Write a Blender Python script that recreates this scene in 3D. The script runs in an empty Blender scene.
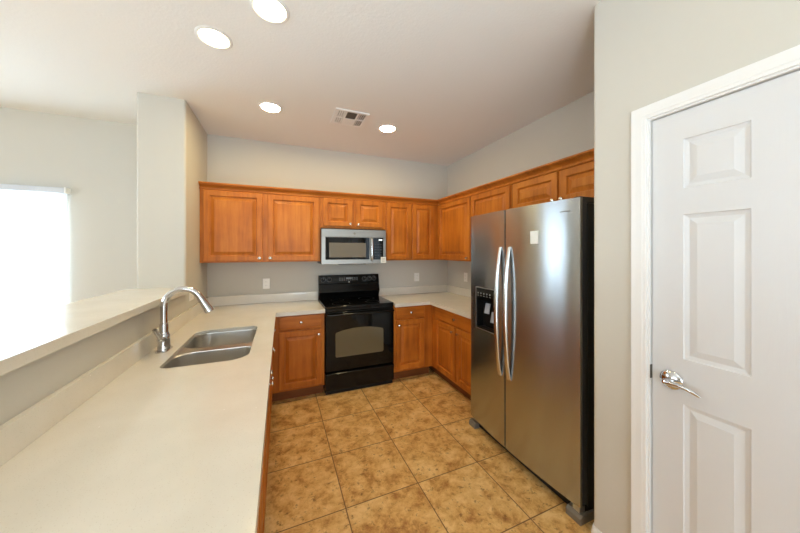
import bpy, bmesh, math, random
from mathutils import Vector, Matrix
PI = math.pi
random.seed(7)
S = bpy.context.scene
C = S.collection

# ------------------------------------------------------------------ camera
cam_d = bpy.data.cameras.new('camera')
cam = bpy.data.objects.new('camera', cam_d); C.objects.link(cam)
cam_d.sensor_fit = 'HORIZONTAL'; cam_d.sensor_width = 36.0
cam_d.lens = 287.3 / 800 * 36.0
cam_d.shift_y = -(266.5 - 251.2) / 800
cam_d.clip_start = 0.02
cam.location = (0, 0, 1.505)
cam.rotation_euler = (PI / 2, 0, -math.radians(22.5))
S.camera = cam

# ------------------------------------------------------------------ view, world
S.view_settings.view_transform = 'Standard'
S.view_settings.look = 'None'
S.view_settings.gamma = 1.0
S.view_settings.use_curve_mapping = False
S.view_settings.exposure = 0.06
S.cycles.max_bounces = 10
S.cycles.diffuse_bounces = 6
S.cycles.glossy_bounces = 5
S.cycles.use_denoising = True
S.cycles.caustics_reflective = False
S.cycles.caustics_refractive = False
S.cycles.sample_clamp_indirect = 6.0

W = bpy.data.worlds.new('sky'); S.world = W; W.use_nodes = True
bg = W.node_tree.nodes['Background']
bg.inputs[0].default_value = (0.80, 0.90, 1.0, 1)
bg.inputs[1].default_value = 1.5

# ------------------------------------------------------------------ daylight at the windows, added fill lamps
def area_light(name, loc, rot, sx, sy, power, col):
    d = bpy.data.lights.new(name, 'AREA'); d.shape = 'RECTANGLE'
    d.size = sx; d.size_y = sy; d.energy = power; d.color = col
    o = bpy.data.objects.new(name, d); C.objects.link(o)
    o.location = loc; o.rotation_euler = rot
    return o
DAY = (0.72, 0.88, 1.0)
area_light('daylight_dining', (-2.72, 3.95, 1.25), (-PI / 2, 0, 0), 1.9, 1.9, 320, DAY)      # outside the dining window
area_light('daylight_left', (-4.95, 0.2, 1.45), (0, -PI / 2, 0), 1.6, 2.8, 75, DAY)           # at the living room window
area_light('daylight_front', (-.4, -3.42, 1.35), (PI / 2, 0, 0), 3.2, 1.9, 70, DAY)         # at the patio door behind the viewer

FILL = (0.70, 0.87, 1.0)  # tint shared by the two added fill lamps
area_light('added_ceiling_fill', (-.5, -1.0, 1.2), (PI, 0, 0), .5, .5, 42, FILL)               # added fill lamp behind the viewer, turned up to brighten the ceiling
fd = bpy.data.lights.new('added_kitchen_fill', 'SPOT'); fd.energy = 60; fd.color = FILL; fd.spot_size = math.radians(78); fd.spot_blend = 1.0; fd.shadow_soft_size = .15
fl_ = bpy.data.objects.new('added_kitchen_fill', fd); C.objects.link(fl_); fl_.location = (.40, -.25, .55)   # a second added fill lamp low behind the viewer, aimed at the kitchen ceiling
fl_.rotation_euler = (Vector((.65, 2.7, 2.767)) - fl_.location).to_track_quat('-Z', 'Y').to_euler()

# ------------------------------------------------------------------ materials
def lin(r, g, b):
    f = lambda c: (c / 255 / 12.92) if c / 255 <= 0.04045 else ((c / 255 + 0.055) / 1.055) ** 2.4
    return (f(r), f(g), f(b), 1)

def nmat(name):
    m = bpy.data.materials.new(name); m.use_nodes = True
    nt = m.node_tree
    b = nt.nodes['Principled BSDF']
    return m, nt, b

def nd(nt, t, **kw):
    n = nt.nodes.new(t)
    for k, v in kw.items(): setattr(n, k, v)
    return n

def plain(name, col, rough=0.5, metal=0.0, bump=0.0, bscale=200.0, spec=None, var=0.0, coat=0.0):
    m, nt, b = nmat(name)
    b.inputs['Base Color'].default_value = col
    b.inputs['Roughness'].default_value = rough
    b.inputs['Metallic'].default_value = metal
    if spec is not None: b.inputs['Specular IOR Level'].default_value = spec
    if coat: b.inputs['Coat Weight'].default_value = coat; b.inputs['Coat Roughness'].default_value = 0.08
    tc = nd(nt, 'ShaderNodeTexCoord')
    n = nd(nt, 'ShaderNodeTexNoise'); n.inputs['Scale'].default_value = bscale; n.inputs['Detail'].default_value = 3
    nt.links.new(tc.outputs['Object'], n.inputs['Vector'])
    if bump:
        bp = nd(nt, 'ShaderNodeBump'); bp.inputs['Strength'].default_value = bump; bp.inputs['Distance'].default_value = 0.002
        nt.links.new(n.outputs['Fac'], bp.inputs['Height']); nt.links.new(bp.outputs['Normal'], b.inputs['Normal'])
    if var:
        mx = nd(nt, 'ShaderNodeMix', data_type='RGBA', blend_type='MULTIPLY'); mx.inputs[0].default_value = var
        mx.inputs[6].default_value = col
        nt.links.new(n.outputs['Color'], mx.inputs[7]); nt.links.new(mx.outputs[2], b.inputs['Base Color'])
    return m

def wood_mat(name, dark, mid, light, horizontal=False):
    m, nt, b = nmat(name)
    L = nt.links
    tc = nd(nt, 'ShaderNodeTexCoord'); oi = nd(nt, 'ShaderNodeObjectInfo')
    off = nd(nt, 'ShaderNodeVectorMath', operation='SCALE'); off.inputs[0].default_value = (13.0, 7.0, 5.0)
    L.new(oi.outputs['Random'], off.inputs['Scale'])
    add = nd(nt, 'ShaderNodeVectorMath', operation='ADD')
    L.new(tc.outputs['Object'], add.inputs[0]); L.new(off.outputs[0], add.inputs[1])
    mp = nd(nt, 'ShaderNodeMapping')
    mp.inputs['Scale'].default_value = (1.2, 14, 14) if horizontal else (14, 14, 1.2)
    L.new(add.outputs[0], mp.inputs[0])
    n1 = nd(nt, 'ShaderNodeTexNoise'); n1.inputs['Scale'].default_value = 1.6; n1.inputs['Detail'].default_value = 6; n1.inputs['Roughness'].default_value = 0.6
    L.new(mp.outputs[0], n1.inputs['Vector'])
    n2 = nd(nt, 'ShaderNodeTexNoise'); n2.inputs['Scale'].default_value = 3.0; n2.inputs['Detail'].default_value = 3
    L.new(add.outputs[0], n2.inputs['Vector'])
    n3 = nd(nt, 'ShaderNodeTexNoise'); n3.inputs['Scale'].default_value = 12.0; n3.inputs['Detail'].default_value = 2
    L.new(mp.outputs[0], n3.inputs['Vector'])
    mx = nd(nt, 'ShaderNodeMath', operation='MULTIPLY_ADD'); mx.inputs[1].default_value = 0.45
    L.new(n2.outputs['Fac'], mx.inputs[0])
    s2 = nd(nt, 'ShaderNodeMath', operation='MULTIPLY'); s2.inputs[1].default_value = 0.5
    L.new(n1.outputs['Fac'], s2.inputs[0]); L.new(s2.outputs[0], mx.inputs[2])
    r = nd(nt, 'ShaderNodeValToRGB')
    e = r.color_ramp.elements
    e[0].position = 0.30; e[0].color = dark; e[1].position = 0.68; e[1].color = light
    k = e.new(0.48); k.color = mid
    L.new(mx.outputs[0], r.inputs[0]); L.new(r.outputs[0], b.inputs['Base Color'])
    bp = nd(nt, 'ShaderNodeBump'); bp.inputs['Strength'].default_value = 0.06; bp.inputs['Distance'].default_value = 0.001
    L.new(n3.outputs['Fac'], bp.inputs['Height']); L.new(bp.outputs['Normal'], b.inputs['Normal'])
    b.inputs['Roughness'].default_value = 0.42; b.inputs['Specular IOR Level'].default_value = 0.3
    return m

def steel_mat(name, col, rough, vertical=True, aniso=0.6):
    m, nt, b = nmat(name); L = nt.links
    b.inputs['Metallic'].default_value = 1.0
    b.inputs['Roughness'].default_value = rough
    b.inputs['Anisotropic'].default_value = aniso
    tc = nd(nt, 'ShaderNodeTexCoord'); mp = nd(nt, 'ShaderNodeMapping')
    mp.inputs['Scale'].default_value = (2, 2, 400) if not vertical else (400, 400, 2)
    L.new(tc.outputs['Object'], mp.inputs[0])
    n = nd(nt, 'ShaderNodeTexNoise'); n.inputs['Scale'].default_value = 1.0; n.inputs['Detail'].default_value = 2
    L.new(mp.outputs[0], n.inputs['Vector'])
    r = nd(nt, 'ShaderNodeMapRange'); r.inputs['To Min'].default_value = rough - 0.04; r.inputs['To Max'].default_value = rough + 0.04
    L.new(n.outputs['Fac'], r.inputs[0]); L.new(r.outputs[0], b.inputs['Roughness'])
    b.inputs['Base Color'].default_value = col
    tg = nd(nt, 'ShaderNodeTangent', direction_type='RADIAL', axis='Z')
    L.new(tg.outputs[0], b.inputs['Tangent'])
    if vertical: b.inputs['Anisotropic Rotation'].default_value = 0.25
    return m

M = {}
M['wall'] = plain('wall_paint', lin(204, 200, 190), 0.75, bump=0.25, bscale=90)
M['ceiling'] = plain('ceiling_paint', lin(232, 231, 228), 0.85, bump=0.6, bscale=70)
M['white'] = plain('white_semigloss', lin(232, 231, 229), 0.38)
M['plate'] = plain('white_plastic', lin(246, 244, 238), 0.35)
M['wood'] = wood_mat('honey_maple', lin(150, 82, 24), lin(188, 108, 34), lin(210, 132, 50))
M['wood_h'] = wood_mat('honey_maple_rail', lin(150, 82, 24), lin(188, 108, 34), lin(210, 132, 50), True)
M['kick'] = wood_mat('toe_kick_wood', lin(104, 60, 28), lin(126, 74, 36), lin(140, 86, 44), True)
M['chrome'] = plain('chrome', (0.64, 0.64, 0.65, 1), 0.07, 1.0)
M['nickel'] = plain('satin_nickel', (0.72, 0.69, 0.64, 1), 0.26, 1.0)
M['steel'] = steel_mat('brushed_steel', (0.49, 0.52, 0.54, 1), 0.25, aniso=0.85)
M['steel_sink'] = plain('sink_steel', (0.70, 0.68, 0.64, 1), 0.30, 1.0)
M['steel_micro'] = steel_mat('microwave_steel', (0.33, 0.31, 0.275, 1), 0.36, vertical=False)
M['handle'] = plain('handle_steel', (0.66, 0.65, 0.63, 1), 0.22, 1.0)
M['grey_case'] = plain('dark_grey_enamel', lin(52, 51, 49), 0.45, bump=0.1)
M['black'] = plain('black_enamel', (0.005, 0.005, 0.005, 1), 0.14, spec=0.28)
M['blackglass'] = plain('black_glass', (0.004, 0.004, 0.004, 1), 0.06, spec=0.28)
M['blackmatte'] = plain('black_plastic', (0.008, 0.008, 0.008, 1), 0.4, spec=0.25)
M['ovenglass'] = plain('oven_window_glass', lin(104, 95, 72), 0.10)
M['microglass'] = plain('microwave_window_glass', lin(112, 104, 90), 0.12)
M['greyprint'] = plain('grey_print', lin(150, 150, 148), 0.5)
M['buttonprint'] = plain('dim_print', lin(70, 70, 70), 0.5)
M['whiteprint'] = plain('white_print', lin(205, 205, 200), 0.5)
M['burner'] = plain('burner_print', (0.012, 0.012, 0.012, 1), 0.3)
M['dialprint'] = plain('dial_print', lin(112, 112, 110), 0.5)
M['cassette'] = plain('shaded_white_cassette', lin(206, 210, 217), 0.45)  # white blind cassette, with its shade put into this pale grey
M['paper'] = plain('paper_label', lin(232, 232, 226), 0.7)
M['greymetal'] = plain('grey_plastic', lin(120, 112, 100), 0.5)
M['silver'] = plain('silver_trim', (0.6, 0.6, 0.6, 1), 0.35, 1.0)
M['paddle'] = plain('pale_grey_plastic', lin(170, 178, 192), 0.4)
M['dark'] = plain('vent_gap_shade', lin(92, 86, 78), 0.6)  # grey tone stands in for the shade between the vent louvers
M['damper'] = plain('grey_damper', lin(92, 88, 82), 0.7)
M['outdoor'] = plain('slot_dark', lin(60, 55, 50), 0.6)

def quartz():
    m, nt, b = nmat('cream_quartz'); L = nt.links
    tc = nd(nt, 'ShaderNodeTexCoord')
    n = nd(nt, 'ShaderNodeTexNoise'); n.inputs['Scale'].default_value = 6; n.inputs['Detail'].default_value = 4
    L.new(tc.outputs['Object'], n.inputs['Vector'])
    r = nd(nt, 'ShaderNodeValToRGB'); e = r.color_ramp.elements
    e[0].position = 0.3; e[0].color = lin(222, 216, 203); e[1].position = 0.7; e[1].color = lin(229, 223, 211)
    L.new(n.outputs['Fac'], r.inputs[0])
    v = nd(nt, 'ShaderNodeTexVoronoi'); v.inputs['Scale'].default_value = 150
    L.new(tc.outputs['Object'], v.inputs['Vector'])
    sp = nd(nt, 'ShaderNodeMath', operation='LESS_THAN'); sp.inputs[1].default_value = 0.16
    L.new(v.outputs['Distance'], sp.inputs[0])
    mx = nd(nt, 'ShaderNodeMix', data_type='RGBA')
    g = nd(nt, 'ShaderNodeMath', operation='MULTIPLY'); g.inputs[1].default_value = 0.28
    L.new(sp.outputs[0], g.inputs[0]); L.new(g.outputs[0], mx.inputs[0])
    L.new(r.outputs[0], mx.inputs[6]); mx.inputs[7].default_value = lin(168, 150, 122)
    # a few bright chips of mirror glass
    v2 = nd(nt, 'ShaderNodeTexVoronoi'); v2.inputs['Scale'].default_value = 16
    L.new(tc.outputs['Object'], v2.inputs['Vector'])
    s2 = nd(nt, 'ShaderNodeMath', operation='LESS_THAN'); s2.inputs[1].default_value = 0.035
    L.new(v2.outputs['Distance'], s2.inputs[0])
    m2 = nd(nt, 'ShaderNodeMix', data_type='RGBA'); L.new(s2.outputs[0], m2.inputs[0])
    L.new(mx.outputs[2], m2.inputs[6]); m2.inputs[7].default_value = lin(250, 248, 242)
    L.new(m2.outputs[2], b.inputs['Base Color'])
    b.inputs['Roughness'].default_value = 0.13
    return m
M['quartz'] = quartz()

def tile():
    m, nt, b = nmat('tan_ceramic_tile'); L = nt.links
    tc = nd(nt, 'ShaderNodeTexCoord'); s = 0.4709; a = 0.0101
    mp = nd(nt, 'ShaderNodeMapping'); mp.vector_type = 'TEXTURE'
    mp.inputs['Location'].default_value = (0.346, 2.145, 0); mp.inputs['Rotation'].default_value = (0, 0, a); mp.inputs['Scale'].default_value = (s, s, 1)
    L.new(tc.outputs['Object'], mp.inputs[0])
    fr = nd(nt, 'ShaderNodeVectorMath', operation='FRACTION'); L.new(mp.outputs[0], fr.inputs[0])
    fl = nd(nt, 'ShaderNodeVectorMath', operation='FLOOR'); L.new(mp.outputs[0], fl.inputs[0])
    sx = nd(nt, 'ShaderNodeSeparateXYZ'); L.new(fr.outputs[0], sx.inputs[0])
    def edge(o):
        q = nd(nt, 'ShaderNodeMath', operation='SUBTRACT'); q.inputs[1].default_value = 0.5; L.new(o, q.inputs[0])
        w = nd(nt, 'ShaderNodeMath', operation='ABSOLUTE'); L.new(q.outputs[0], w.inputs[0]); return w.outputs[0]
    mxm = nd(nt, 'ShaderNodeMath', operation='MAXIMUM'); L.new(edge(sx.outputs[0]), mxm.inputs[0]); L.new(edge(sx.outputs[1]), mxm.inputs[1])
    gr = nd(nt, 'ShaderNodeMapRange'); gr.inputs['From Min'].default_value = 0.4915; gr.inputs['From Max'].default_value = 0.4955
    L.new(mxm.outputs[0], gr.inputs[0])
    wn = nd(nt, 'ShaderNodeTexWhiteNoise'); L.new(fl.outputs[0], wn.inputs['Vector'])
    sc = nd(nt, 'ShaderNodeVectorMath', operation='SCALE'); sc.inputs['Scale'].default_value = 9.0; L.new(wn.outputs['Color'], sc.inputs[0])
    ad = nd(nt, 'ShaderNodeVectorMath', operation='ADD'); L.new(tc.outputs['Object'], ad.inputs[0]); L.new(sc.outputs[0], ad.inputs[1])
    n1 = nd(nt, 'ShaderNodeTexNoise'); n1.inputs['Scale'].default_value = 9; n1.inputs['Detail'].default_value = 10; n1.inputs['Roughness'].default_value = 0.74; n1.inputs['Distortion'].default_value = 0.25
    L.new(ad.outputs[0], n1.inputs['Vector'])
    n2 = nd(nt, 'ShaderNodeTexNoise'); n2.inputs['Scale'].default_value = 30; n2.inputs['Detail'].default_value = 6; n2.inputs['Roughness'].default_value = 0.72
    L.new(ad.outputs[0], n2.inputs['Vector'])
    r1 = nd(nt, 'ShaderNodeValToRGB'); e = r1.color_ramp.elements
    e[0].position = 0.36; e[0].color = lin(168, 114, 56); e[1].position = 0.62; e[1].color = lin(236, 198, 134)
    k = e.new(0.48); k.color = lin(214, 166, 98)
    L.new(n1.outputs['Fac'], r1.inputs[0])
    r2 = nd(nt, 'ShaderNodeMapRange'); r2.inputs['From Min'].default_value = 0.43; r2.inputs['From Max'].default_value = 0.34
    L.new(n2.outputs['Fac'], r2.inputs[0])
    sm = nd(nt, 'ShaderNodeMath', operation='MULTIPLY'); sm.inputs[1].default_value = 0.8; L.new(r2.outputs[0], sm.inputs[0])
    mx = nd(nt, 'ShaderNodeMix', data_type='RGBA'); L.new(sm.outputs[0], mx.inputs[0]); L.new(r1.outputs[0], mx.inputs[6]); mx.inputs[7].default_value = lin(122, 80, 38)
    m2 = nd(nt, 'ShaderNodeMix', data_type='RGBA'); L.new(gr.outputs[0], m2.inputs[0]); L.new(mx.outputs[2], m2.inputs[6]); m2.inputs[7].default_value = lin(118, 84, 48)
    L.new(m2.outputs[2], b.inputs['Base Color'])
    hh = nd(nt, 'ShaderNodeMath', operation='SUBTRACT'); L.new(n2.outputs['Fac'], hh.inputs[0])
    g3 = nd(nt, 'ShaderNodeMath', operation='MULTIPLY'); g3.inputs[1].default_value = 2.0; L.new(gr.outputs[0], g3.inputs[0]); L.new(g3.outputs[0], hh.inputs[1])
    bp = nd(nt, 'ShaderNodeBump'); bp.inputs['Strength'].default_value = 0.25; bp.inputs['Distance'].default_value = 0.002
    L.new(hh.outputs[0], bp.inputs['Height']); L.new(bp.outputs['Normal'], b.inputs['Normal'])
    b.inputs['Roughness'].default_value = 0.42
    return m
M['tile'] = tile()

def emis(name, col, st):
    m, nt, b = nmat(name)
    b.inputs['Base Color'].default_value = (0.9, 0.9, 0.9, 1)
    b.inputs['Emission Color'].default_value = col; b.inputs['Emission Strength'].default_value = st
    return m
LAMP = (1.0, 0.82, 0.44, 1)
M['lamp'] = emis('warm_lamp', LAMP, 160)
M['lamp_dim'] = emis('warm_lamp_dimmed', LAMP, 22)
M['lcd'] = emis('display_glow', (0.8, 0.95, 1, 1), 0.9)

def fabric():
    m, nt, b = nmat('white_blind_fabric'); L = nt.links
    out = nt.nodes['Material Output']
    t = nd(nt, 'ShaderNodeBsdfTranslucent'); t.inputs[0].default_value = (0.88, 0.90, 0.92, 1)
    b.inputs['Base Color'].default_value = (0.85, 0.85, 0.85, 1); b.inputs['Roughness'].default_value = 0.8
    mx = nd(nt, 'ShaderNodeMixShader'); mx.inputs[0].default_value = 0.6
    L.new(b.outputs[0], mx.inputs[1]); L.new(t.outputs[0], mx.inputs[2]); L.new(mx.outputs[0], out.inputs['Surface'])
    return m
M['fabric'] = fabric()

def pane():
    m, nt, b = nmat('window_glass'); L = nt.links
    out = nt.nodes['Material Output']
    t = nd(nt, 'ShaderNodeBsdfTransparent'); g = nd(nt, 'ShaderNodeBsdfGlossy'); g.inputs['Roughness'].default_value = 0.02
    mx = nd(nt, 'ShaderNodeMixShader'); mx.inputs[0].default_value = 0.06
    L.new(t.outputs[0], mx.inputs[1]); L.new(g.outputs[0], mx.inputs[2]); L.new(mx.outputs[0], out.inputs['Surface'])
    return m
M['pane'] = pane()

def door_paint():
    m, nt, b = nmat('white_embossed_woodgrain'); L = nt.links
    b.inputs['Base Color'].default_value = lin(215, 215, 216); b.inputs['Roughness'].default_value = 0.36
    tc = nd(nt, 'ShaderNodeTexCoord'); mp = nd(nt, 'ShaderNodeMapping'); mp.inputs['Scale'].default_value = (60, 60, 5)
    L.new(tc.outputs['Object'], mp.inputs[0])
    n = nd(nt, 'ShaderNodeTexNoise'); n.inputs['Scale'].default_value = 1.5; n.inputs['Detail'].default_value = 4; n.inputs['Distortion'].default_value = 0.8
    L.new(mp.outputs[0], n.inputs['Vector'])
    bp = nd(nt, 'ShaderNodeBump'); bp.inputs['Strength'].default_value = 0.22; bp.inputs['Distance'].default_value = 0.002
    L.new(n.outputs['Fac'], bp.inputs['Height']); L.new(bp.outputs['Normal'], b.inputs['Normal'])
    return m
M['door'] = door_paint()

# ------------------------------------------------------------------ mesh helpers
def BM(): return bmesh.new()

def box(bm, x0, x1, y0, y1, z0, z1, bev=0.0, seg=2):
    vs = [bm.verts.new((x, y, z)) for x in (x0, x1) for y in (y0, y1) for z in (z0, z1)]
    q = [(0, 1, 3, 2), (4, 6, 7, 5), (0, 4, 5, 1), (2, 3, 7, 6), (0, 2, 6, 4), (1, 5, 7, 3)]
    fs = [bm.faces.new([vs[i] for i in f]) for f in q]
    if bev:
        es = set(e for f in fs for e in f.edges)
        bmesh.ops.bevel(bm, geom=list(es), offset=bev, segments=seg, affect='EDGES', profile=0.5, clamp_overlap=True)
    return bm

def bridge(bm, a, b):
    n = len(a)
    for i in range(n):
        j = (i + 1) % n
        bm.faces.new((a[i], a[j], b[j], b[i]))

def rings(bm, loops, cap0=True, cap1=True):
    """loops: list of equally long lists of points"""
    V = [[bm.verts.new(p) for p in l] for l in loops]
    for a, b in zip(V, V[1:]): bridge(bm, a, b)
    if cap0: bm.faces.new(list(reversed(V[0])))
    if cap1: bm.faces.new(V[-1])
    return bm

def frame_of(d):
    d = Vector(d).normalized()
    u = d.orthogonal().normalized(); v = d.cross(u)
    return u, v

def cyl(bm, p0, p1, r0, r1=None, seg=20):
    r1 = r0 if r1 is None else r1
    p0 = Vector(p0); p1 = Vector(p1); u, v = frame_of(p1 - p0)
    ring = lambda p, r: [p + r * (math.cos(2 * PI * i / seg) * u + math.sin(2 * PI * i / seg) * v) for i in range(seg)]
    return rings(bm, [ring(p0, r0), ring(p1, r1)])

def lathe(bm, o, axis, prof, seg=24, sx=1.0, sy=1.0):
    """prof: list of (radius, height along the axis)"""
    o = Vector(o); a = Vector(axis).normalized(); u, v = frame_of(a)
    loops = [[o + a * h + max(r, 1e-5) * (math.cos(2 * PI * i / seg) * u * sx + math.sin(2 * PI * i / seg) * v * sy) for i in range(seg)] for r, h in prof]
    return rings(bm, loops)

def tube(bm, pts, rad, seg=16, flat=None):
    """round tube through the points; flat=(w,h) gives an oval section"""
    pts = [Vector(p) for p in pts]; n = len(pts)
    if not isinstance(rad, (list, tuple)): rad = [rad] * n
    loops = []; pu = None
    for i, p in enumerate(pts):
        d = (pts[min(i + 1, n - 1)] - pts[max(i - 1, 0)]).normalized()
        if pu is None: u = d.orthogonal().normalized()
        else: u = (pu - d * pu.dot(d)).normalized()
        pu = u; v = d.cross(u)
        loops.append([p + rad[i] * (math.cos(2 * PI * k / seg) * u + math.sin(2 * PI * k / seg) * v) for k in range(seg)])
    return rings(bm, loops)

def prism(bm, poly, z0, z1):
    a = [(x, y, z0) for x, y in poly]; b = [(x, y, z1) for x, y in poly]
    return rings(bm, [a, b])

def bevel_where(bm, test, off, seg=2):
    es = [e for e in bm.edges if test(e.verts[0].co, e.verts[1].co)]
    if es: bmesh.ops.bevel(bm, geom=es, offset=off, segments=seg, affect='EDGES', profile=0.5, clamp_overlap=True)
    return bm

def obj(name, bm, m, parent=None, loc=None, rot=None, angle=35):
    bmesh.ops.recalc_face_normals(bm, faces=bm.faces[:])
    me = bpy.data.meshes.new(name); bm.to_mesh(me); bm.free()
    me.shade_smooth(); me.set_sharp_from_angle(angle=math.radians(angle))
    for x in (m if isinstance(m, (list, tuple)) else [m]): me.materials.append(x)
    o = bpy.data.objects.new(name, me); C.objects.link(o)
    wn = o.modifiers.new('weighted_normal', 'WEIGHTED_NORMAL'); wn.keep_sharp = True; wn.weight = 80
    if parent: o.parent = parent
    if loc: o.location = loc
    if rot: o.rotation_euler = rot
    return o

def thing(name, label, cat, loc=(0, 0, 0), rz=0.0, group=None):
    o = bpy.data.objects.new(name, None); C.objects.link(o)
    o.empty_display_size = 0.05
    o.location = loc; o.rotation_euler = (0, 0, rz); o['label'] = label; o['category'] = cat
    if group: o['group'] = group
    return o

def tag(o, label, cat, group=None):
    o['label'] = label; o['category'] = cat
    if group: o['group'] = group
    return o

def struct(name, bm, m, parent=None):
    o = obj(name, bm, m, parent)
    if not parent: o['kind'] = 'structure'
    return o

def dup(root, loc, rz=None, label=None, group=None):
    r = root.copy(); C.objects.link(r); r.location = loc
    if rz is not None: r.rotation_euler = (0, 0, rz)
    if label: r['label'] = label
    if group: r['group'] = group
    for ch in list(root.children):
        c = ch.copy(); C.objects.link(c); c.parent = r
        for g in list(ch.children):
            d = g.copy(); C.objects.link(d); d.parent = c
    return r

def cut(o, bm_cut):
    """boolean difference, applied at once"""
    bmesh.ops.recalc_face_normals(bm_cut, faces=bm_cut.faces[:])
    me = bpy.data.meshes.new('cut'); bm_cut.to_mesh(me); bm_cut.free()
    k = bpy.data.objects.new('cut', me); C.objects.link(k)
    k.matrix_world = Matrix.Identity(4)
    for q in list(o.modifiers): o.modifiers.remove(q)
    md = o.modifiers.new('b', 'BOOLEAN'); md.operation = 'DIFFERENCE'; md.solver = 'EXACT'; md.object = k
    bpy.context.view_layer.update()
    dg = bpy.context.evaluated_depsgraph_get()
    new = bpy.data.meshes.new_from_object(o.evaluated_get(dg))
    o.modifiers.remove(md); o.data = new
    new.shade_smooth(); new.set_sharp_from_angle(angle=math.radians(35))
    bpy.data.objects.remove(k); bpy.data.meshes.remove(me)
    wn = o.modifiers.new('weighted_normal', 'WEIGHTED_NORMAL'); wn.keep_sharp = True; wn.weight = 80
    return o

def rrect(x0, x1, y0, y1, rs, n=8):
    """rounded rectangle; rs = radii at (x0,y0),(x1,y0),(x1,y1),(x0,y1)"""
    if not isinstance(rs, (list, tuple)): rs = [rs] * 4
    cs = [(x0 + rs[0], y0 + rs[0], PI, rs[0]), (x1 - rs[1], y0 + rs[1], 1.5 * PI, rs[1]), (x1 - rs[2], y1 - rs[2], 0, rs[2]), (x0 + rs[3], y1 - rs[3], .5 * PI, rs[3])]
    return [(cx + r * math.cos(a + .5 * PI * i / n), cy + r * math.sin(a + .5 * PI * i / n)) for cx, cy, a, r in cs for i in range(n + 1)]

def panel(bm, x0, x1, z0, z1, prof, yb=None):
    """rectangular rings in the x-z plane, front towards -y. prof: list of (inset, y)"""
    loops = [[(x0 + i, y, z0 + i), (x1 - i, y, z0 + i), (x1 - i, y, z1 - i), (x0 + i, y, z1 - i)] for i, y in prof]
    return rings(bm, loops)

def sweep(bm, path, prof, closed=False):
    """path: list of (point, out, up) with mitred out vectors; prof: (out, up) pairs"""
    loops = []
    for p, o, u in path:
        p = Vector(p); o = Vector(o); u = Vector(u)
        loops.append([p + o * a + u * b for a, b in prof])
    return rings(bm, loops)

# ------------------------------------------------------------------ the room
YB, XR, ZC = 3.66, 2.277, 2.767
XL, YF = -5.0, -3.5
XP, YP = 1.49, 0.993        # pantry wall face and its corner
XK, YK = -0.735, 2.90       # kitchen face and front of the wall stub

struct('floor', box(BM(), XL - .12, XR + .12, YF - .12, YB + .12, -0.1, 0), M['tile'])
struct('ceiling', box(BM(), XL - .12, XR + .12, YF - .12, YB + .12, ZC, ZC + .1), M['ceiling'])
WX0, WX1, WZ0, WZ1 = -3.55, -1.87, 0.30, 2.02      # dining window opening
bm = BM()
box(bm, XL - .12, WX0, YB, YB + .12, 0, ZC); box(bm, WX1, XR + .12, YB, YB + .12, 0, ZC)
box(bm, WX0, WX1, YB, YB + .12, 0, WZ0); box(bm, WX0, WX1, YB, YB + .12, WZ1, ZC)
struct('wall_back', bm, M['wall'])
struct('wall_right', box(BM(), XR, XR + .12, YF, YB, 0, ZC), M['wall'])
bm = BM(); LY0, LY1 = -1.3, 1.7
box(bm, XL - .12, XL, YF, LY0, 0, ZC); box(bm, XL - .12, XL, LY1, YB, 0, ZC); box(bm, XL - .12, XL, LY0, LY1, 0, .5); box(bm, XL - .12, XL, LY0, LY1, 2.3, ZC)
struct('wall_left', bm, M['wall'])
bm = BM()
box(bm, XL - .12, -2.1, YF - .12, YF, 0, ZC); box(bm, 1.3, XR + .12, YF - .12, YF, 0, ZC); box(bm, -2.1, 1.3, YF - .12, YF, 2.45, ZC)
struct('wall_front', bm, M['wall'])
vert = lambda x, y: (lambda a, b: abs(a.x - x) < 1e-4 and abs(b.x - x) < 1e-4 and abs(a.y - y) < 1e-4 and abs(b.y - y) < 1e-4)
DY1, DY0, DZ = 0.745, -0.095, 2.078     # pantry door opening
bm = prism(BM(), [(XP, DY1 + .012), (XP, YP), (XR, YP), (XR, YP - .1), (XP + .115, YP - .1), (XP + .115, DY1 + .012)], 0, ZC)
bevel_where(bm, vert(XP, YP), .018, 4)
box(bm, XP, XP + .115, YF, DY0 - .012, 0, ZC); box(bm, XP, XP + .115, DY0 - .012, DY1 + .012, DZ + .012, ZC)
struct('wall_pantry', bm, M['wall'])
bm = box(BM(), -1.06, XK, YK, YB, 0, ZC)
bevel_where(bm, lambda a, b: abs(a.y - YK) < 1e-4 and abs(b.y - YK) < 1e-4 and abs(a.x - b.x) < 1e-4, .018, 4)
struct('wall_column', bm, M['wall'])
struct('wall_peninsula', box(BM(), -1.04, XK, .30, YK, 0, 1.164), M['wall'])
# baseboards at the pantry corner
BP = [(0, 0), (.013, 0), (.013, .062), (.0095, .074), (.0095, .080), (.005, .092), (0, .092)]
bm = sweep(BM(), [((XP, .815, 0), (-1, 0, 0), (0, 0, 1)), ((XP, YP - .02, 0), (-1, 0, 0), (0, 0, 1)), ((XP + .006, YP - .006, 0), (-.75, .75, 0), (0, 0, 1)), ((XP + .02, YP, 0), (0, 1, 0), (0, 0, 1)), ((XP + .03, YP, 0), (0, 1, 0), (0, 0, 1))], BP)
struct('baseboard_pantry', bm, M['white'])
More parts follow.
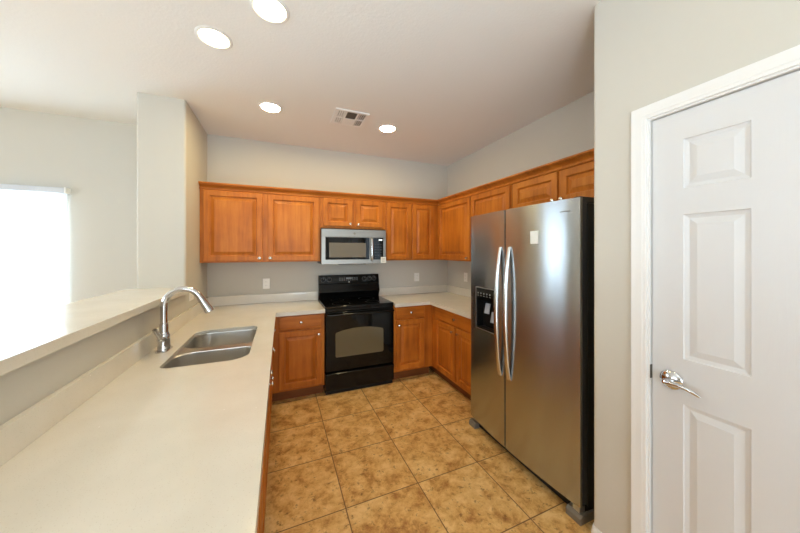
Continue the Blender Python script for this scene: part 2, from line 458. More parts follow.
# window in the dining wall
def window(name, loc, rz, w, z0, z1):
    t = bpy.data.objects.new(name, None); C.objects.link(t); t.location = loc; t.rotation_euler = (0, 0, rz); t['kind'] = 'structure'
    bm = BM()
    for a in ((-w / 2, -w / 2 + .05), (w / 2 - .05, w / 2), (-.02, .02)): box(bm, a[0], a[1], .04, .09, z0, z1)
    for a in ((z0, z0 + .05), (z1 - .05, z1)): box(bm, -w / 2, w / 2, .041, .089, a[0], a[1])
    obj('window_frame', bm, M['white'], t)
    for s in (-1, 1):
        x0, x1 = sorted((s * .02, s * (w / 2 - .05)))
        obj('glass_pane', box(BM(), x0, x1, .062, .068, z0 + .05, z1 - .05), M['pane'], t)
    return t
window('window_1', ((WX0 + WX1) / 2, YB, 0), 0, WX1 - WX0 - .004, WZ0 + .002, WZ1 - .002)
window('window_2', (XL, (LY0 + LY1) / 2, 0), PI / 2, LY1 - LY0 - .004, .502, 2.298)
window('window_3', (-.4, YF, 0), PI, 3.39, .01, 2.448)

# pantry door with casing
jb = BM()
box(jb, XP + .002, XP + .115, DY1, DY1 + .012, 0, DZ + .012); box(jb, XP + .002, XP + .115, DY0 - .012, DY0, 0, DZ + .012); box(jb, XP + .002, XP + .115, DY0, DY1, DZ, DZ + .012)
box(jb, XP + .052, XP + .064, DY1 - .012, DY1, 0, DZ); box(jb, XP + .052, XP + .064, DY0, DY0 + .012, 0, DZ); box(jb, XP + .052, XP + .064, DY0 + .012, DY1 - .012, DZ - .012, DZ)
struct('trim_1', jb, M['white'])
CP = [(.0, .004), (.0, -.008), (.006, -.010), (.012, -.0095), (.017, -.013), (.032, -.0135), (.038, -.017), (.050, -.0185), (.054, -.0165), (.0555, .0)]
yi, yo, zi = DY1 + .008, DY0 - .008, DZ + .008
path = [((XP, yi, 0), (0, 1, 0), (1, 0, 0)), ((XP, yi, zi), (0, 1, 1), (1, 0, 0)), ((XP, yo, zi), (0, -1, 1), (1, 0, 0)), ((XP, yo, 0), (0, -1, 0), (1, 0, 0))]
struct('trim_2', sweep(BM(), path, CP), M['white'])

door = bpy.data.objects.new('door_1', None); C.objects.link(door); door['kind'] = 'structure'
door.location = (XP + .016, DY1 - .004, 0); door.rotation_euler = (0, 0, -PI / 2)   # local x runs towards the hinge, front to -y
DW = DY1 - DY0 - .008; DTOP = DZ - .004; T = 0.035
cols = [(.104, .287), (DW - .287, DW - .104)]; rows = [(.225, .886), (1.068, 1.654), (1.760, 1.960)]
bm = BM()
xs = [0, cols[0][0], cols[0][1], cols[1][0], cols[1][1], DW]; zs = [.012, rows[0][0], rows[0][1], rows[1][0], rows[1][1], rows[2][0], rows[2][1], DTOP]
for i in range(5):
    for j in range(7):
        x0, x1, z0, z1 = xs[i], xs[i + 1], zs[j], zs[j + 1]
        if i in (1, 3) and j in (1, 3, 5):
            loops = [[(x0 + k, y, z0 + k), (x1 - k, y, z0 + k), (x1 - k, y, z1 - k), (x0 + k, y, z1 - k)] for k, y in ((0, 0), (.003, .005), (.012, .0075), (.016, .0085), (.018, .0085), (.042, .002))]
            rings(bm, loops, cap0=False)
        else:
            bm.faces.new([bm.verts.new(p) for p in ((x0, 0, z0), (x1, 0, z0), (x1, 0, z1), (x0, 0, z1))])
bmesh.ops.remove_doubles(bm, verts=bm.verts[:], dist=1e-5)
be = [e for e in bm.edges if e.is_boundary]
ex = bmesh.ops.extrude_edge_only(bm, edges=be)
nv = [g for g in ex['geom'] if isinstance(g, bmesh.types.BMVert)]
for v in nv: v.co.y = T
bmesh.ops.contextual_create(bm, geom=[e for e in bm.edges if e.is_boundary])
obj('door_leaf', bm, M['door'], door, angle=8)
# lever handle
hx, hz = .066, .968
bm = BM(); lathe(bm, (hx, 0, hz), (0, -1, 0), [(.039, 0), (.039, .003), (.036, .007), (.026, .012), (.014, .015), (.0115, .03), (.011, .045), (.009, .05), (.0, .05)], 32)
hd = obj('door_handle', bm, M['chrome'], door)
bm = BM()
pts = [(hx + .0, -.047, hz), (hx + .02, -.05, hz + .002), (hx + .045, -.05, hz + .003), (hx + .07, -.047, hz - .001), (hx + .09, -.042, hz - .010), (hx + .104, -.037, hz - .018)]
tube(bm, pts, [.010, .0098, .0085, .0075, .007, .004], 14)
obj('lever', bm, M['chrome'], hd)
obj('strike_plate', box(BM(), -.0038, -.0006, -.011, .020, .950, 1.008), M['damper'], door)

# ------------------------------------------------------------------ cabinets
KNOB = [(.0075, 0), (.0065, .004), (.005, .010), (.006, .014), (.013, .018), (.0155, .022), (.0145, .027), (.008, .030), (.0, .0305)]
def knob(parent, x, z, y=0.0):
    return obj('knob', lathe(BM(), (x, y, z), (0, -1, 0), KNOB, 20), M['nickel'], parent)

def rp_door(parent, x0, x1, z0, z1, kx=None, kz=None, name='door', st=.058):
    """raised panel door, front at y=-.020"""
    prof = [(0, -.001), (0, -.016), (.004, -.020), (st - .008, -.020), (st - .003, -.0165), (st, -.0050), (st + .007, -.0045), (st + .034, -.0150), (st + .036, -.0180)]
    d = obj(name, panel(BM(), x0, x1, z0, z1, prof), M['wood'], parent, angle=8)
    if kx is not None: knob(d, kx, kz, -.020)
    return d

def drawer(parent, x0, x1, z0, z1, nk=1, h=True):
    prof = [(0, -.001), (0, -.014), (.003, -.018), (.010, -.0195), (.013, -.020)]
    d = obj('drawer', panel(BM(), x0, x1, z0, z1, prof), M['wood_h'], parent, angle=20)
    for i in range(nk): knob(d, x0 + (x1 - x0) * (i + .5) / nk, (z0 + z1) / 2, -.020)
    return d

def carcass(parent, w, d, z0, z1, kick=False, hollow=False):
    bm = BM()
    if hollow:
        box(bm, 0, .018, 0, d, .115, z1); box(bm, w - .018, w, 0, d, .115, z1); box(bm, .018, w - .018, 0, .018, .115, z1); box(bm, .018, w - .018, d - .012, d, .115, z1); box(bm, .018, w - .018, .018, d - .012, .115, .133)
    elif kick: box(bm, 0, w, 0, d, .115, z1)
    else: box(bm, 0, w, 0, d, z0, z1, .0015, 1)
    c = obj('cabinet_box', bm, M['wood'], parent)
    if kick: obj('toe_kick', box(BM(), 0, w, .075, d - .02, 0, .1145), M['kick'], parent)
    return c

FY = 3.34; UD = YB - FY - .001; FX = XR - .34; RD = .339
ZB, ZT = 1.39, 2.13
def wallcab(label, loc, rz, w, z0, d, doors, group='honey wood wall cabinets'):
    t = thing('wall_cabinet', label, 'cabinet', loc, rz, group)
    carcass(t, w, d, z0, ZT)
    for x0, x1, dz0, dz1, kx, kz in doors: rp_door(t, x0, x1, dz0, dz1, kx, kz)
    return t
# back wall, left to right (local x from the cabinet's left end)
a0 = XK + .001
wallcab('wide honey wood wall cabinet with two doors, left of the microwave', (a0, FY, 0), 0, .411 - a0, ZB, UD,
        [(-.703 - a0, -.178 - a0, 1.405, 2.108, -.205 - a0, 1.433), (-.130 - a0, .392 - a0, 1.405, 2.105, -.103 - a0, 1.433)])
wallcab('short honey wood wall cabinet with two small doors directly above the microwave', (.412, FY, 0), 0, .776, 1.768, UD,
        [(.026, .360, 1.792, 2.108, .334, 1.820), (.404, .738, 1.792, 2.108, .430, 1.820)])
wallcab('honey wood wall cabinet with two narrow doors between microwave and corner', (1.189, FY, 0), 0, FX - 1.189 + .02, ZB, UD,
        [(.010, .340, 1.405, 2.105, None, None), (.362, .668, 1.405, 2.105, None, None)])
# right wall, far to near
wallcab('honey wood corner wall cabinet on the right wall, single door above the outlet', (FX, YB - .001, 0), -PI / 2, YB - 2.622, ZB, RD,
        [(YB - 3.306, YB - 2.632, 1.405, 2.105, YB - 2.665, 1.432)])
wallcab('honey wood single door wall cabinet between the corner cabinet and the fridge top pair', (FX, 2.621, 0), -PI / 2, 2.621 - 2.024, ZB, RD,
        [(.008, .589, 1.405, 2.105, .560, 1.432)])
wallcab('short honey wood wall cabinet with two doors above the refrigerator', (FX, 2.023, 0), -PI / 2, 2.023 - .995, 1.835, RD,
        [(.030, .478, 1.862, 2.105, .452, 1.889), (.500, .955, 1.862, 2.105, .527, 1.889)])
# crown moulding
CR = [(0, 0), (.012, 0), (.015, .006), (.015, .014), (.006, .016), (.006, .019), (.012, .030), (.024, .040), (.036, .045), (.036, .049), (.046, .050), (.050, .054), (.050, .066), (0, .066)]
Z0 = 2.112
bm = sweep(BM(), [((a0, FY - .0005, Z0), (0, -1, 0), (0, 0, 1)), ((FX - .0005, FY - .0005, Z0), (-1, -1, 0), (0, 0, 1)), ((FX - .0005, .995, Z0), (-1, 0, 0), (0, 0, 1))], CR)
tag(obj('crown_molding', bm, M['wood_h'], angle=25), 'honey wood crown molding running along the tops of the wall cabinets', 'molding')

def basecab(label, loc, rz, w, d, drawers, doors, hollow=False):
    t = thing('base_cabinet', label, 'cabinet', loc, rz, 'honey wood base cabinets')
    carcass(t, w, d, 0, .887, True, hollow)
    for x0, x1, nk in drawers: drawer(t, x0, x1, .727, .858, nk)
    for x0, x1, kx in doors: rp_door(t, x0, x1, .140, .707, kx, .655 if kx is not None else None)
    return t
BY = 3.065; BD = YB - BY - .001
basecab('honey wood base cabinet with one drawer and one door, left of the black range', (-.094, BY, 0), 0, .511, BD, [(.074, .482, 1)], [(.074, .482, .450)])
basecab('honey wood base cabinet with one drawer and one door, right of the black range', (1.193, BY, 0), 0, 1.69 - 1.193 - .001, BD, [(.024, .384, 1)], [(.024, .384, .056)])
basecab('honey wood base cabinet with two doors under a wide drawer, beside the refrigerator', (1.69, YB - .001, 0), -PI / 2, YB - .001 - 2.062, XR - 1.691, [(YB - 2.968, YB - 2.098, 1)], [(YB - 2.968, YB - 2.545, YB - 2.582), (YB - 2.521, YB - 2.098, YB - 2.484)])
PX = -.095; PD = PX - XK - .001
basecab('honey wood sink base cabinet with two doors under the double sink', (PX, 1.62, 0), PI / 2, 1.0, PD, [(.02, .43, 1), (.45, .86, 1)], [(.02, .43, .398), (.45, .86, .482)], True)
basecab('honey wood base cabinet filling the corner between sink cabinet and range side', (PX, 2.621, 0), PI / 2, YB - 2.621 - .001, PD, [(.02, .38, 1)], [(.02, .38, .06)])
basecab('honey wood base cabinet at the near end of the peninsula', (PX, .78, 0), PI / 2, .839, PD, [(.02, .40, 0), (.42, .82, 0)], [(.02, .40, None), (.42, .82, None)])

# ------------------------------------------------------------------ counters
CZ0, CZ1 = .888, .910
SX0, SX1, SY0, SY1 = -.577, -.170, 1.800, 2.556
def topbevel(bm): return bevel_where(bm, lambda a, b: abs(a.z - b.z) < 1e-5 and a.z > CZ1 - .002, .004, 2)
t = thing('countertop', 'long cream quartz countertop of the peninsula with the sink cut in', 'countertop', (0, 0, 0))
slab = obj('slab', topbevel(prism(BM(), [(XK + .001, .32), (-.05, .32), (-.05, 3.02), (.418, 3.02), (.418, YB - .001), (XK + .001, YB - .001)], CZ0, CZ1)), M['quartz'], t)
obj('edge_strip', prism(BM(), [(-.078, .32), (-.05, .32), (-.05, 3.02), (.418, 3.02), (.418, 3.043), (-.078, 3.043)], .870, CZ0), M['quartz'], t)
cut(slab, prism(BM(), rrect(SX0, SX1, SY0, SY1, [.05, .10, .05, .09]), .8, 1.0))
obj('backsplash', box(BM(), XK + .001, XK + .021, .32, YB - .021, CZ1 + .0002, 1.012, .002), M['quartz'], t)
obj('backsplash', box(BM(), XK + .001, .418, YB - .0205, YB - .001, CZ1 + .0002, 1.012, .002), M['quartz'], t)
t = thing('countertop', 'cream quartz corner countertop between the range and the refrigerator', 'countertop', (0, 0, 0))
obj('edge_strip', prism(BM(), [(1.193, 3.02), (1.64, 3.02), (1.64, 2.06), (1.668, 2.06), (1.668, 3.043), (1.193, 3.043)], .870, CZ0), M['quartz'], t)
obj('slab', topbevel(prism(BM(), [(1.193, 3.02), (1.64, 3.02), (1.64, 2.06), (XR - .001, 2.06), (XR - .001, YB - .001), (1.193, YB - .001)], CZ0, CZ1)), M['quartz'], t)
obj('backsplash', box(BM(), 1.193, XR - .022, YB - .021, YB - .001, CZ1 + .0002, 1.012, .002), M['quartz'], t)
obj('backsplash', box(BM(), XR - .0215, XR - .001, 2.06, YB - .001, CZ1 + .0002, 1.012, .002), M['quartz'], t)
tag(obj('bar_ledge', box(BM(), -1.125, -.703, .28, YK - .001, 1.165, 1.207, .004), M['quartz']), 'raised cream quartz bar ledge running along the half wall', 'counter')

# ------------------------------------------------------------------ sink and faucet
t = thing('kitchen_sink', 'stainless steel double bowl sink set under the peninsula counter', 'sink', ((SX0 + SX1) / 2, (SY0 + SY1) / 2, .66))
ox, oy, oz = t.location
zr = .887 - oz
B1 = (SX0 - .006, SX1 + .006, SY0 - .006, 2.112); B2 = (SX0 - .006, SX1 + .006, 2.182, SY1 + .006)
def bowl(B, rs):
    x0, x1, y0, y1 = B[0] - ox, B[1] - ox, B[2] - oy, B[3] - oy
    lp = []
    for ins, z in ((0, zr), (.004, zr - .006), (.008, zr - .14), (.018, zr - .185), (.045, zr - .198), (.11, zr - .202)):
        rr = [max(r - ins * .3, .02) for r in rs]
        if ins > .1: rr = [.04] * 4
        lp.append([(x, y, z) for x, y in rrect(x0 + ins, x1 - ins, y0 + ins, y1 - ins, rr)])
    bm = rings(BM(), lp, cap0=False)
    b = obj('bowl', bm, M['steel_sink'], t)
    cx, cy = (x0 + x1) / 2, (y0 + y1) / 2
    obj('drain', lathe(BM(), (cx, cy, zr - .2025), (0, 0, 1), [(.045, 0), (.045, .003), (.036, .005), (.033, .001), (.0, .001)], 24), M['chrome'], b)
    return b
bowl(B1, [.06, .105, .05, .10]); bowl(B2, [.10, .05, .06, .095])
# the flange with both bowl openings
fl = obj('rim', box(BM(), SX0 - .03 - ox, SX1 + .03 - ox, SY0 - .03 - oy, SY1 + .03 - oy, zr - .0018, zr + .0004), M['steel_sink'], t)
def shifted(B, rs): return [(x, y) for x, y in rrect(B[0], B[1], B[2], B[3], rs)]
bpy.context.view_layer.update()
for B, rs in ((B1, [.06, .105, .05, .10]), (B2, [.10, .05, .06, .095])):
    cut(fl, prism(BM(), shifted(B, rs), .8, .95))

fx, fy = -.651, 2.142
t = thing('faucet', 'tall chrome gooseneck pull-down faucet standing behind the sink', 'faucet', (fx, fy, CZ1))
bm = BM(); prism(bm, rrect(-.032, .032, -.065, .065, .03), 0.0002, .006)
obj('deck_plate', bm, M['chrome'], t)
bm = lathe(BM(), (0, 0, .006), (0, 0, 1), [(.034, 0), (.033, .012), (.030, .03), (.030, .065), (.029, .082), (.024, .098), (.022, .105), (.022, .15), (.0185, .155), (.0, .155)], 28)
obj('body', bm, M['chrome'], t)
R = .096; zt = .262
pts = [(0, 0, .14), (0, 0, .20), (0, 0, .24), (0, 0, zt)]
for i in range(1, 15): 
    a = PI * i / 14 * .86
    pts.append((R - R * math.cos(a), 0, zt + R * math.sin(a) * 1.05))
obj('gooseneck', tube(BM(), pts, [.0185] * 4 + [.0178] * 14, 20), M['chrome'], t)
e = Vector(pts[-1]); d = (Vector(pts[-1]) - Vector(pts[-2])).normalized()
bm = lathe(BM(), e - d * .004, d, [(.0185, 0), (.0198, .006), (.0198, .02), (.020, .035), (.025, .085), (.0265, .105), (.0245, .110), (.019, .109), (.0, .109)], 24)
obj('spray_head', bm, M['chrome'], t)
bm = BM(); cyl(bm, (0, -.015, .070), (-.004, -.050, .075), .019, .017, 20)
tube(bm, [(-.002, -.040, .077), (-.005, -.056, .092), (-.010, -.074, .116), (-.016, -.092, .146)], [.0150, .0125, .0105, .0115], 14)
obj('lever', bm, M['chrome'], t)

# ------------------------------------------------------------------ range
rx0, rx1 = .421, 1.189; RW = rx1 - rx0
t = thing('range', 'black freestanding electric range between the base cabinets under the microwave', 'range', (rx0, 3.06, 0))
obj('range_body', box(BM(), .004, RW - .004, .035, .585, .012, .905), M['black'], t)
bm = box(BM(), 0, RW, -.004, .54, .893, .922, .006, 3)
ck = obj('cooktop', bm, M['blackglass'], t)
for x, y, r in ((.20, .15, .10), (.56, .15, .078), (.20, .40, .078), (.56, .40, .10)):
    bm = BM(); lp = []
    for rr, z in ((r, .9221), (r, .9224), (r - .004, .9224), (r - .004, .9221)): lp.append([(x + rr * math.cos(2 * PI * i / 40), y + rr * math.sin(2 * PI * i / 40), z) for i in range(40)])
    obj('burner_ring', rings(bm, lp, False, False), M['burner'], ck)
# backguard: section in y-z swept along x
sec = [(.588, .90), (.588, 1.195), (.582, 1.205), (.558, 1.207), (.548, 1.200), (.526, 1.108), (.534, 1.100), (.536, 1.085), (.512, 1.020), (.506, 1.000), (.512, .985), (.532, .955), (.538, .923)]
bm = rings(BM(), [[(.0, y, z) for y, z in sec], [(RW, y, z) for y, z in sec]])
bevel_where(bm, lambda a, b: abs(a.x - b.x) < 1e-5 and (a.z + b.z) > 2.2, .006, 2)
bgd = obj('backguard', bm, M['black'], t, angle=30)
n = Vector((0, -(1.200 - 1.108), -(.548 - .526))).normalized(); n = Vector((0, -.9726, .2326))
def bgp(x, s): return Vector((x, .526 + (.022) * s, 1.108 + .092 * s))
for x in (.055, .125, .49 + .08, .64, .70):
    p = bgp(x, .5)
    k = obj('knob', lathe(BM(), p, n, [(.023, 0), (.023, .002), (.019, .004), (.0175, .016), (.015, .019), (.0, .019)], 24), M['blackmatte'], bgd)
    bm = BM(); cyl(bm, p + n * .0195 + Vector((0, .001, .003)), p + n * .0195 + Vector((0, .0035, .014)), .0016, seg=8); 
    obj('pointer', bm, M['whiteprint'], k)
    # printed dial ring round the knob
    u = Vector((1, 0, 0)); v = Vector((0, .2326, .9726))
    lp = [[p + n * h + (u * math.cos(2 * PI * i / 28) + v * math.sin(2 * PI * i / 28)) * r for i in range(28)] for r, h in ((.0262, -.0004), (.0262, .0007), (.0300, .0007), (.0300, -.0004))]
    obj('dial_marks', rings(BM(), lp, False, False), M['dialprint'], bgd)
def onpanel(bm, x0, x1, s0, s1, lift=.0006):
    a = [bgp(x0, s0), bgp(x1, s0), bgp(x1, s1), bgp(x0, s1)]
    rings(bm, [[p - n * .001 for p in a], [p + n * lift for p in a]])
bm = BM(); onpanel(bm, .235, .50, .28, .80, .0012)
dsp = obj('control_display', bm, M['blackglass'], bgd)
bm = BM()
for i in range(9):
    for j in range(3):
        x = .25 + i * .027
        if i in (3, 4, 5) and j > 0: continue
        onpanel(bm, x, x + .016, .34 + j * .15, .40 + j * .15, .0018)
onpanel(bm, .335, .405, .50, .72, .0016)
obj('key_legends', bm, M['greyprint'], dsp)
bm = BM(); lathe(bm, bgp(.372, .12), n, [(.007, 0), (.007, .001), (0, .001)], 18); obj('logo', bm, M['whiteprint'], bgd)
# front
obj('front_rail', box(BM(), .004, RW - .004, .0, .036, .868, .892, .003), M['black'], t)
bm = box(BM(), .004, RW - .004, -.012, .034, .240, .864, .008, 3)
od = obj('oven_door', bm, M['blackglass'], t)
wz0, wz1 = .385, .665; wx0, wx1 = .108, .640
poly = [(wx0 + .012, wz0), (wx1 - .012, wz0), (wx1, wz0 + .012), (wx1, wz1 - .03)]
for i in range(0, 13): 
    q = i / 12; poly.append((wx1 - .012 - (wx1 - wx0 - .024) * q, wz1 - .018 + .035 * math.sin(PI * q) ** .8))
poly += [(wx0, wz1 - .03), (wx0, wz0 + .012)]
obj('oven_window', rings(BM(), [[(x, -.0105, z) for x, z in poly], [(x, -.0126, z) for x, z in poly]]), M['ovenglass'], od)
bm = BM(); hz_ = .838
tube(bm, [(.015, -.012, hz_), (.02, -.040, hz_), (.05, -.050, hz_), (.2, -.054, hz_), (RW / 2, -.055, hz_), (RW - .2, -.054, hz_), (RW - .05, -.050, hz_), (RW - .02, -.040, hz_), (RW - .015, -.012, hz_)], .0125, 14)
obj('handle', bm, M['black'], od)
# storage drawer with a bowed front
sec = [(.034, .045), (-.008, .045), (-.012, .052), (-.012, .150), (-.017, .190), (-.022, .206), (-.020, .218), (-.010, .226), (.034, .228)]
bm = rings(BM(), [[(.004, y, z) for y, z in sec], [(RW - .004, y, z) for y, z in sec]])
obj('drawer', bm, M['black'], t, angle=40)
obj('base_skirt', box(BM(), .012, RW - .012, .005, .034, .002, .044), M['blackmatte'], t)
for x in (.05, RW - .05):
    for y in (.08, .53): obj('foot', lathe(BM(), (x, y, 0), (0, 0, 1), [(.018, 0), (.018, .008), (.008, .009), (.008, .013)], 14), M['blackmatte'], t)

# ------------------------------------------------------------------ microwave
mx0, mx1 = .414, 1.171; MW_ = mx1 - mx0
t = thing('microwave', 'stainless steel over-the-range microwave hung under the short wall cabinet', 'microwave', (mx0, 3.27, 1.357))
obj('microwave_body', box(BM(), 0, MW_, .022, .385, .004, .398), M['blackmatte'], t)
obj('vent_panel', box(BM(), .0, MW_, .0, .021, .312, .399, .003), M['steel_micro'], t)
for i in range(10): pass
bm = box(BM(), .0, .592, .0, .021, .001, .3105, .003)
dr = obj('door', bm, M['steel_micro'], t)
bm = box(BM(), .042, .552, -.002, .004, .052, .306, .006)
dw = obj('door_glass', bm, M['blackglass'], dr)
obj('window', box(BM(), .083, .508, -.0030, .0, .078, .244, .006), M['microglass'], dw)
bm = BM(); tube(bm, [(.574, .0, .045), (.574, -.026, .058), (.574, -.034, .10), (.574, -.036, .16), (.574, -.034, .23), (.574, -.026, .288), (.574, .0, .302)], .013, 14)
obj('handle', bm, M['handle'], dr)
obj('side_panel', box(BM(), .5935, MW_, .0, .021, .001, .3105, .003), M['steel_micro'], t)
cp = obj('control_panel', box(BM(), .597, .722, -.002, .003, .048, .306, .002), M['blackglass'], t)
obj('display', box(BM(), .665, .708, -.0028, -.001, .274, .290), M['lcd'], cp)
for j in range(6):
    for i in range(3):
        if j == 0 and i == 1: continue
        obj('button', box(BM(), .615 + i * .033, .636 + i * .033, -.0026, -.001, .066 + j * .032, .072 + j * .032), M['buttonprint'], cp)
bm = lathe(BM(), (.372, 0, .352), (0, -1, 0), [(.013, 0), (.013, .0012), (.0105, .0016), (.0, .0016)], 24); obj('logo', bm, M['greymetal'], t)
tg = obj('paper_tag', box(BM(), .690, .757, -.0035, -.0025, .006, .078), M['paper'], t); tg['label'] = 'white paper tag on the lower right corner'
bm = BM()
for j in range(3): box(bm, .702, .742, -.0038, -.0032, .024 + j * .016, .029 + j * .016)
obj('print_lines', bm, M['greyprint'], tg)
obj('underside_lamp', box(BM(), .20, .52, .05, .30, -.006, .004), M['blackmatte'], t)

# ------------------------------------------------------------------ refrigerator
FXR = 1.50; FY0, FY1 = 1.077, 2.067
t = thing('refrigerator', 'tall stainless steel side-by-side refrigerator beside the pantry wall', 'refrigerator', (FXR, FY1, 0), -PI / 2)
FW = FY1 - FY0
obj('case', box(BM(), .008, FW - .008, .088, .75, .045, 1.775, .004), M['grey_case'], t)
XS = .445
def bow(x): return -.012 + .030 * ((x - FW / 2) / (FW / 2)) ** 2
def fdoor(x0, x1):
    # gently bowed steel front
    nx = 12; z0, z1 = .092, 1.803
    fr = []
    for i in range(nx + 1):
        q = i / nx; x = x0 + (x1 - x0) * q
        fr.append((x, bow(x)))
    fr[0] = (x0, bow(x0) + .010); fr[-1] = (x1, bow(x1) + .010)
    fr.insert(1, (x0 + .003, bow(x0) + .002)); fr.insert(-1, (x1 - .003, bow(x1) + .002))
    poly = fr + [(x1, .034), (x0, .034)]
    d = obj('door', prism(BM(), poly, z0, z1), M['steel'], t, angle=30)
    obj('door_liner', box(BM(), x0 + .003, x1 - .003,   .0342, .074, z0 + .003, z1 - .026, .004), M['grey_case'], d)
    obj('gasket', box(BM(), x0 + .012, x1 - .012, .0742, .0875, z0 + .015, z1 - .03), M['blackmatte'], d)
    return d
dl = fdoor(.0, XS - .003); dr_ = fdoor(XS + .003, FW)
# dispenser in the left door
px0, px1, pz0, pz1 = .099, .326, .872, 1.212
bpy.context.view_layer.update()
mw = t.matrix_basis
def tw(bm): bm.transform(mw); return bm
cut(dl, tw(box(BM(), px0, px1, -.05, .06, pz0, pz1)))
for ch in dl.children:
    if ch.name.startswith('door_liner'): cut(ch, tw(box(BM(), px0, px1, -.05, .068, pz0, pz1)))
bm = BM()
box(bm, px0, px0 + .006, -.004, .02, pz0, pz1); box(bm, px1 - .006, px1, -.003, .02, pz0, pz1); box(bm, px0 + .006, px1 - .006, -.003, .02, pz0, pz0 + .006); box(bm, px0 + .006, px1 - .006, -.003, .02, pz1 - .006, pz1)
obj('dispenser_frame', bm, M['silver'], dl)
bm = BM(); zc_ = pz1 - .105
box(bm, px0 + .0062, px1 - .0062, .060, .066, pz0 + .0062, zc_)                    # back
box(bm, px0 + .0062, px0 + .012, .0, .060, pz0 + .0062, zc_); box(bm, px1 - .012, px1 - .0062, .0, .060, pz0 + .0062, zc_)
box(bm, px0 + .012, px1 - .012, .002, .060, pz0 + .0062, pz0 + .016)
obj('dispenser_recess', bm, M['blackmatte'], dl)
obj('dispenser_panel', box(BM(), px0 + .0062, px1 - .0062, -.002, .058, zc_ + .001, pz1 - .0062, .002), M['blackglass'], dl)
bm = BM()
for i in range(5):
    x = px0 + .03 + i * .036
    lathe(bm, (x, -.002, pz1 - .048), (0, -1, 0), [(.007, 0), (.007, .0006), (0, .0006)], 12)
    box(bm, x - .009, x + .009, -.0026, -.0018, pz1 - .070, pz1 - .066)
obj('dispenser_buttons', bm, M['greyprint'], dl)
bm = BM()
for x, z, w_ in ((px0 + .095, zc_ - .06, .055), (px0 + .165, zc_ - .12, .05)):
    lo = [(x - w_ / 2, .030, z - .045), (x + w_ / 2, .030, z - .045), (x + w_ / 2, .046, z + .035), (x - w_ / 2, .046, z + .035)]
    rings(bm, [[(a, b + .006, c) for a, b, c in lo], lo])
obj('dispenser_paddle', bm, M['paddle'], dl)
# bowed handles
def fhandle(parent, x):
    bm = BM(); lp = []
    for i in range(21):
        q = i / 20; z = .600 + .935 * q
        s = math.sin(PI * q); y = bow(x) - .004 - .036 * (s ** .7)
        th = .010 + .006 * s; w_ = .018
        lp.append([(x + w_ * math.cos(a), y + th * math.sin(a), z) for a in [2 * PI * k / 14 for k in range(14)]])
    rings(bm, lp)
    return obj('handle', bm, M['handle'], parent)
fhandle(dl, XS - .047); fhandle(dr_, XS + .045)
st = obj('sticker', box(BM(), FY1 - 1.414, FY1 - 1.334, -.0012, .0, 1.552, 1.634), M['paper'], dr_); st['label'] = 'small square white paper sticker'
st.location = (0, bow(FY1 - 1.374) + .0002, 0)
# maker's mark, upper right: a dark oval swoosh and a thin word line
bm = BM(); lathe(bm, (FY1 - 1.225, .0012, 1.735), (0, -1, 0), [(.022, 0), (.022, .0014), (.0, .0014)], 24, 1, 1)
for v in bm.verts: v.co.z = 1.735 + (v.co.z - 1.735) * .36
box(bm, FY1 - 1.202, FY1 - 1.135, .0002, .0016, 1.731, 1.7355)
obj('logo', bm, M['greymetal'], dr_, loc=(0, bow(FY1 - 1.19) - .0005, 0))
obj('toe_grille', box(BM(), .012, FW - .012, .060, .10, .012, .078), M['blackmatte'], t)
for x0, x1 in ((-.012, .065), (FW - .085, FW + .004)):
    bm = BM(); sec = [(.012, 0.001), (.012, .034), (.030, .048), (.15, .048), (.15, .001)]
    rings(bm, [[(x0, y, z) for y, z in sec], [(x1, y, z) for y, z in sec]])
    obj('foot', bm, M['greymetal'], t)
bm = box(BM(), FW - .060, FW - .014, .040, .16, 1.7775, 1.812, .004); obj('hinge_cover', bm, M['grey_case'], t)
bm = box(BM(), .014, .060, .040, .16, 1.7775, 1.812, .004); obj('hinge_cover', bm, M['grey_case'], t)
bm = box(BM(), FW - .055, FW - .010, .028, .070, .050, .082, .003); obj('bottom_hinge', bm, M['silver'], t)

# ------------------------------------------------------------------ outlets
def outlet(label, loc, rz, w=.074, h=.118, horizontal=False):
    t = thing('wall_outlet', label, 'outlet', loc, rz, 'white wall outlets')
    if horizontal: w, h = h, w
    pl = obj('cover_plate', panel(BM(), -w / 2, w / 2, -h / 2, h / 2, [(0, -.0003), (0, -.004), (.003, -.006)]), M['plate'], t)
    for s in (-1, 1):
        c = (s * .02, 0) if horizontal else (0, s * .02)
        bm = BM(); lathe(bm, (c[0], -.006, c[1]), (0, -1, 0), [(.0165, 0), (.0165, .002), (.0, .002)], 20)
        r = obj('receptacle', bm, M['plate'], t)
        bm = BM()
        for q in (-.006, .006):
            if horizontal: box(bm, c[0] - .004, c[0] + .004, -.0084, -.0075, c[1] + q - .001, c[1] + q + .001)
            else: box(bm, c[0] + q - .001, c[0] + q + .001, -.0084, -.0075, c[1] - .003, c[1] + .005)
        obj('slots', bm, M['outdoor'], r)
    return t
outlet('white wall outlet on the back wall left of the range', (-.157, YB, 1.130), 0)
outlet('white wall outlet on the back wall right of the range', (1.772, YB, 1.140), 0)
outlet('white wall outlet on the right wall beside the refrigerator', (XR, 3.205, 1.158), -PI / 2)
outlet('white outlet lying sideways on the half wall behind the faucet spout', (XK, 3.06, 1.108), PI / 2, horizontal=True)

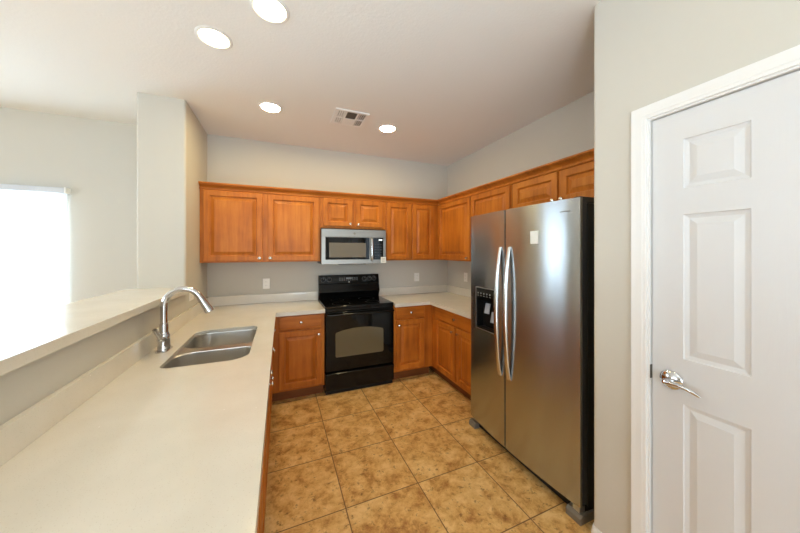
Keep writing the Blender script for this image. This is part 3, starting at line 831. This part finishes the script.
# ------------------------------------------------------------------ ceiling lights
def downlight(label, x, y, group='recessed ceiling lights', lamp='lamp'):
    t = thing('recessed_light', label, 'ceiling light', (x, y, ZC), 0, group)
    bm = BM(); lp = []
    for r, z in ((.096, -.0003), (.096, -.003), (.088, -.007), (.080, -.006), (.076, -.001), (.076, -.0003)): lp.append([(r * math.cos(2 * PI * i / 40), r * math.sin(2 * PI * i / 40), z) for i in range(40)])
    rings(bm, lp, False, False); obj('trim_ring', bm, M['white'], t)
    bm = lathe(BM(), (0, 0, -.0003), (0, 0, -1), [(.0755, 0), (.0755, .0015), (.0, .003)], 32); obj('lamp', bm, M[lamp], t)
    return t
downlight('round recessed ceiling light, left one of the near pair', -.366, 1.993, lamp='lamp_dim')
downlight('round recessed ceiling light, right one of the near pair, cut by the photo top', -.053, 1.645, lamp='lamp_dim')
downlight('round recessed ceiling light left of the ceiling vent', -.085, 2.762)
downlight('round recessed ceiling light right of the ceiling vent', 1.012, 2.779)
downlight('round recessed ceiling light near the pantry door', 0.72, .50, lamp='lamp_dim')

# ------------------------------------------------------------------ ceiling vent
t = thing('ceiling_vent', 'square white ceiling air vent between two recessed lights', 'vent', (.602, 2.70, ZC))
bm = BM(); w_ = .155
for a in ((-w_, -w_ + .022, -w_, w_), (w_ - .022, w_, -w_, w_), (-w_ + .022, w_ - .022, -w_, -w_ + .022), (-w_ + .022, w_ - .022, w_ - .022, w_)): box(bm, a[0], a[1], a[2], a[3], -.010, -.0003)
box(bm, -.062, -.046, -.133, .133, -.010, -.0003); box(bm, .046, .062, -.133, .133, -.010, -.0003)
box(bm, -.133, -.062, -.007, .007, -.010, -.0003); box(bm, .062, .133, -.007, .007, -.010, -.0003)
obj('frame', bm, M['white'], t)
obj('vent_shade_sheet', box(BM(), -.133, .133, -.133, .133, -.0012, -.0004), M['dark'], t)  # flat sheet coloured as the shaded gaps behind the louvers
for sx in (-1, 1):
    for sy in (-1, 1):
        bm = BM(); y0, y1 = sorted((sy * .007, sy * .133))
        for i in range(4):
            xc = sx * (.072 + i * .018)
            lo = [(xc - sx * .006, y0, -.0105), (xc - sx * .0045, y0, -.0112), (xc + sx * .0065, y0, -.0062), (xc + sx * .005, y0, -.0055)]
            rings(bm, [lo, [(a, y1, c) for a, b, c in lo]])
        obj('louver', bm, M['white'], t)
obj('blank_plate', box(BM(), -.046, .046, .0, .133, -.009, -.0015), M['white'], t)
obj('damper', box(BM(), -.046, .046, -.133, -.001, -.006, -.0015), M['damper'], t)

# ------------------------------------------------------------------ roller blind in the dining room
t = thing('roller_blind', 'white roller blind glowing with daylight over the dining window', 'blind', (-2.72, YB, 0))
hw = .90
obj('fabric', box(BM(), -hw + .012, hw - .004, -.034, -.033, .26, 2.04), M['fabric'], t)
obj('cassette', box(BM(), -hw + .004, hw - .006, -.072, -.0005, 2.036, 2.085, .006), M['cassette'], t)
for s in (-1, 1):
    obj('end_cap', box(BM(), s * hw - .006, s * hw + .006, -.074, -.0005, 2.034, 2.087, .002), M['plate'], t)
obj('bottom_bar', box(BM(), -hw + .012, hw - .004, -.042, -.026, .235, .262, .004), M['white'], t)
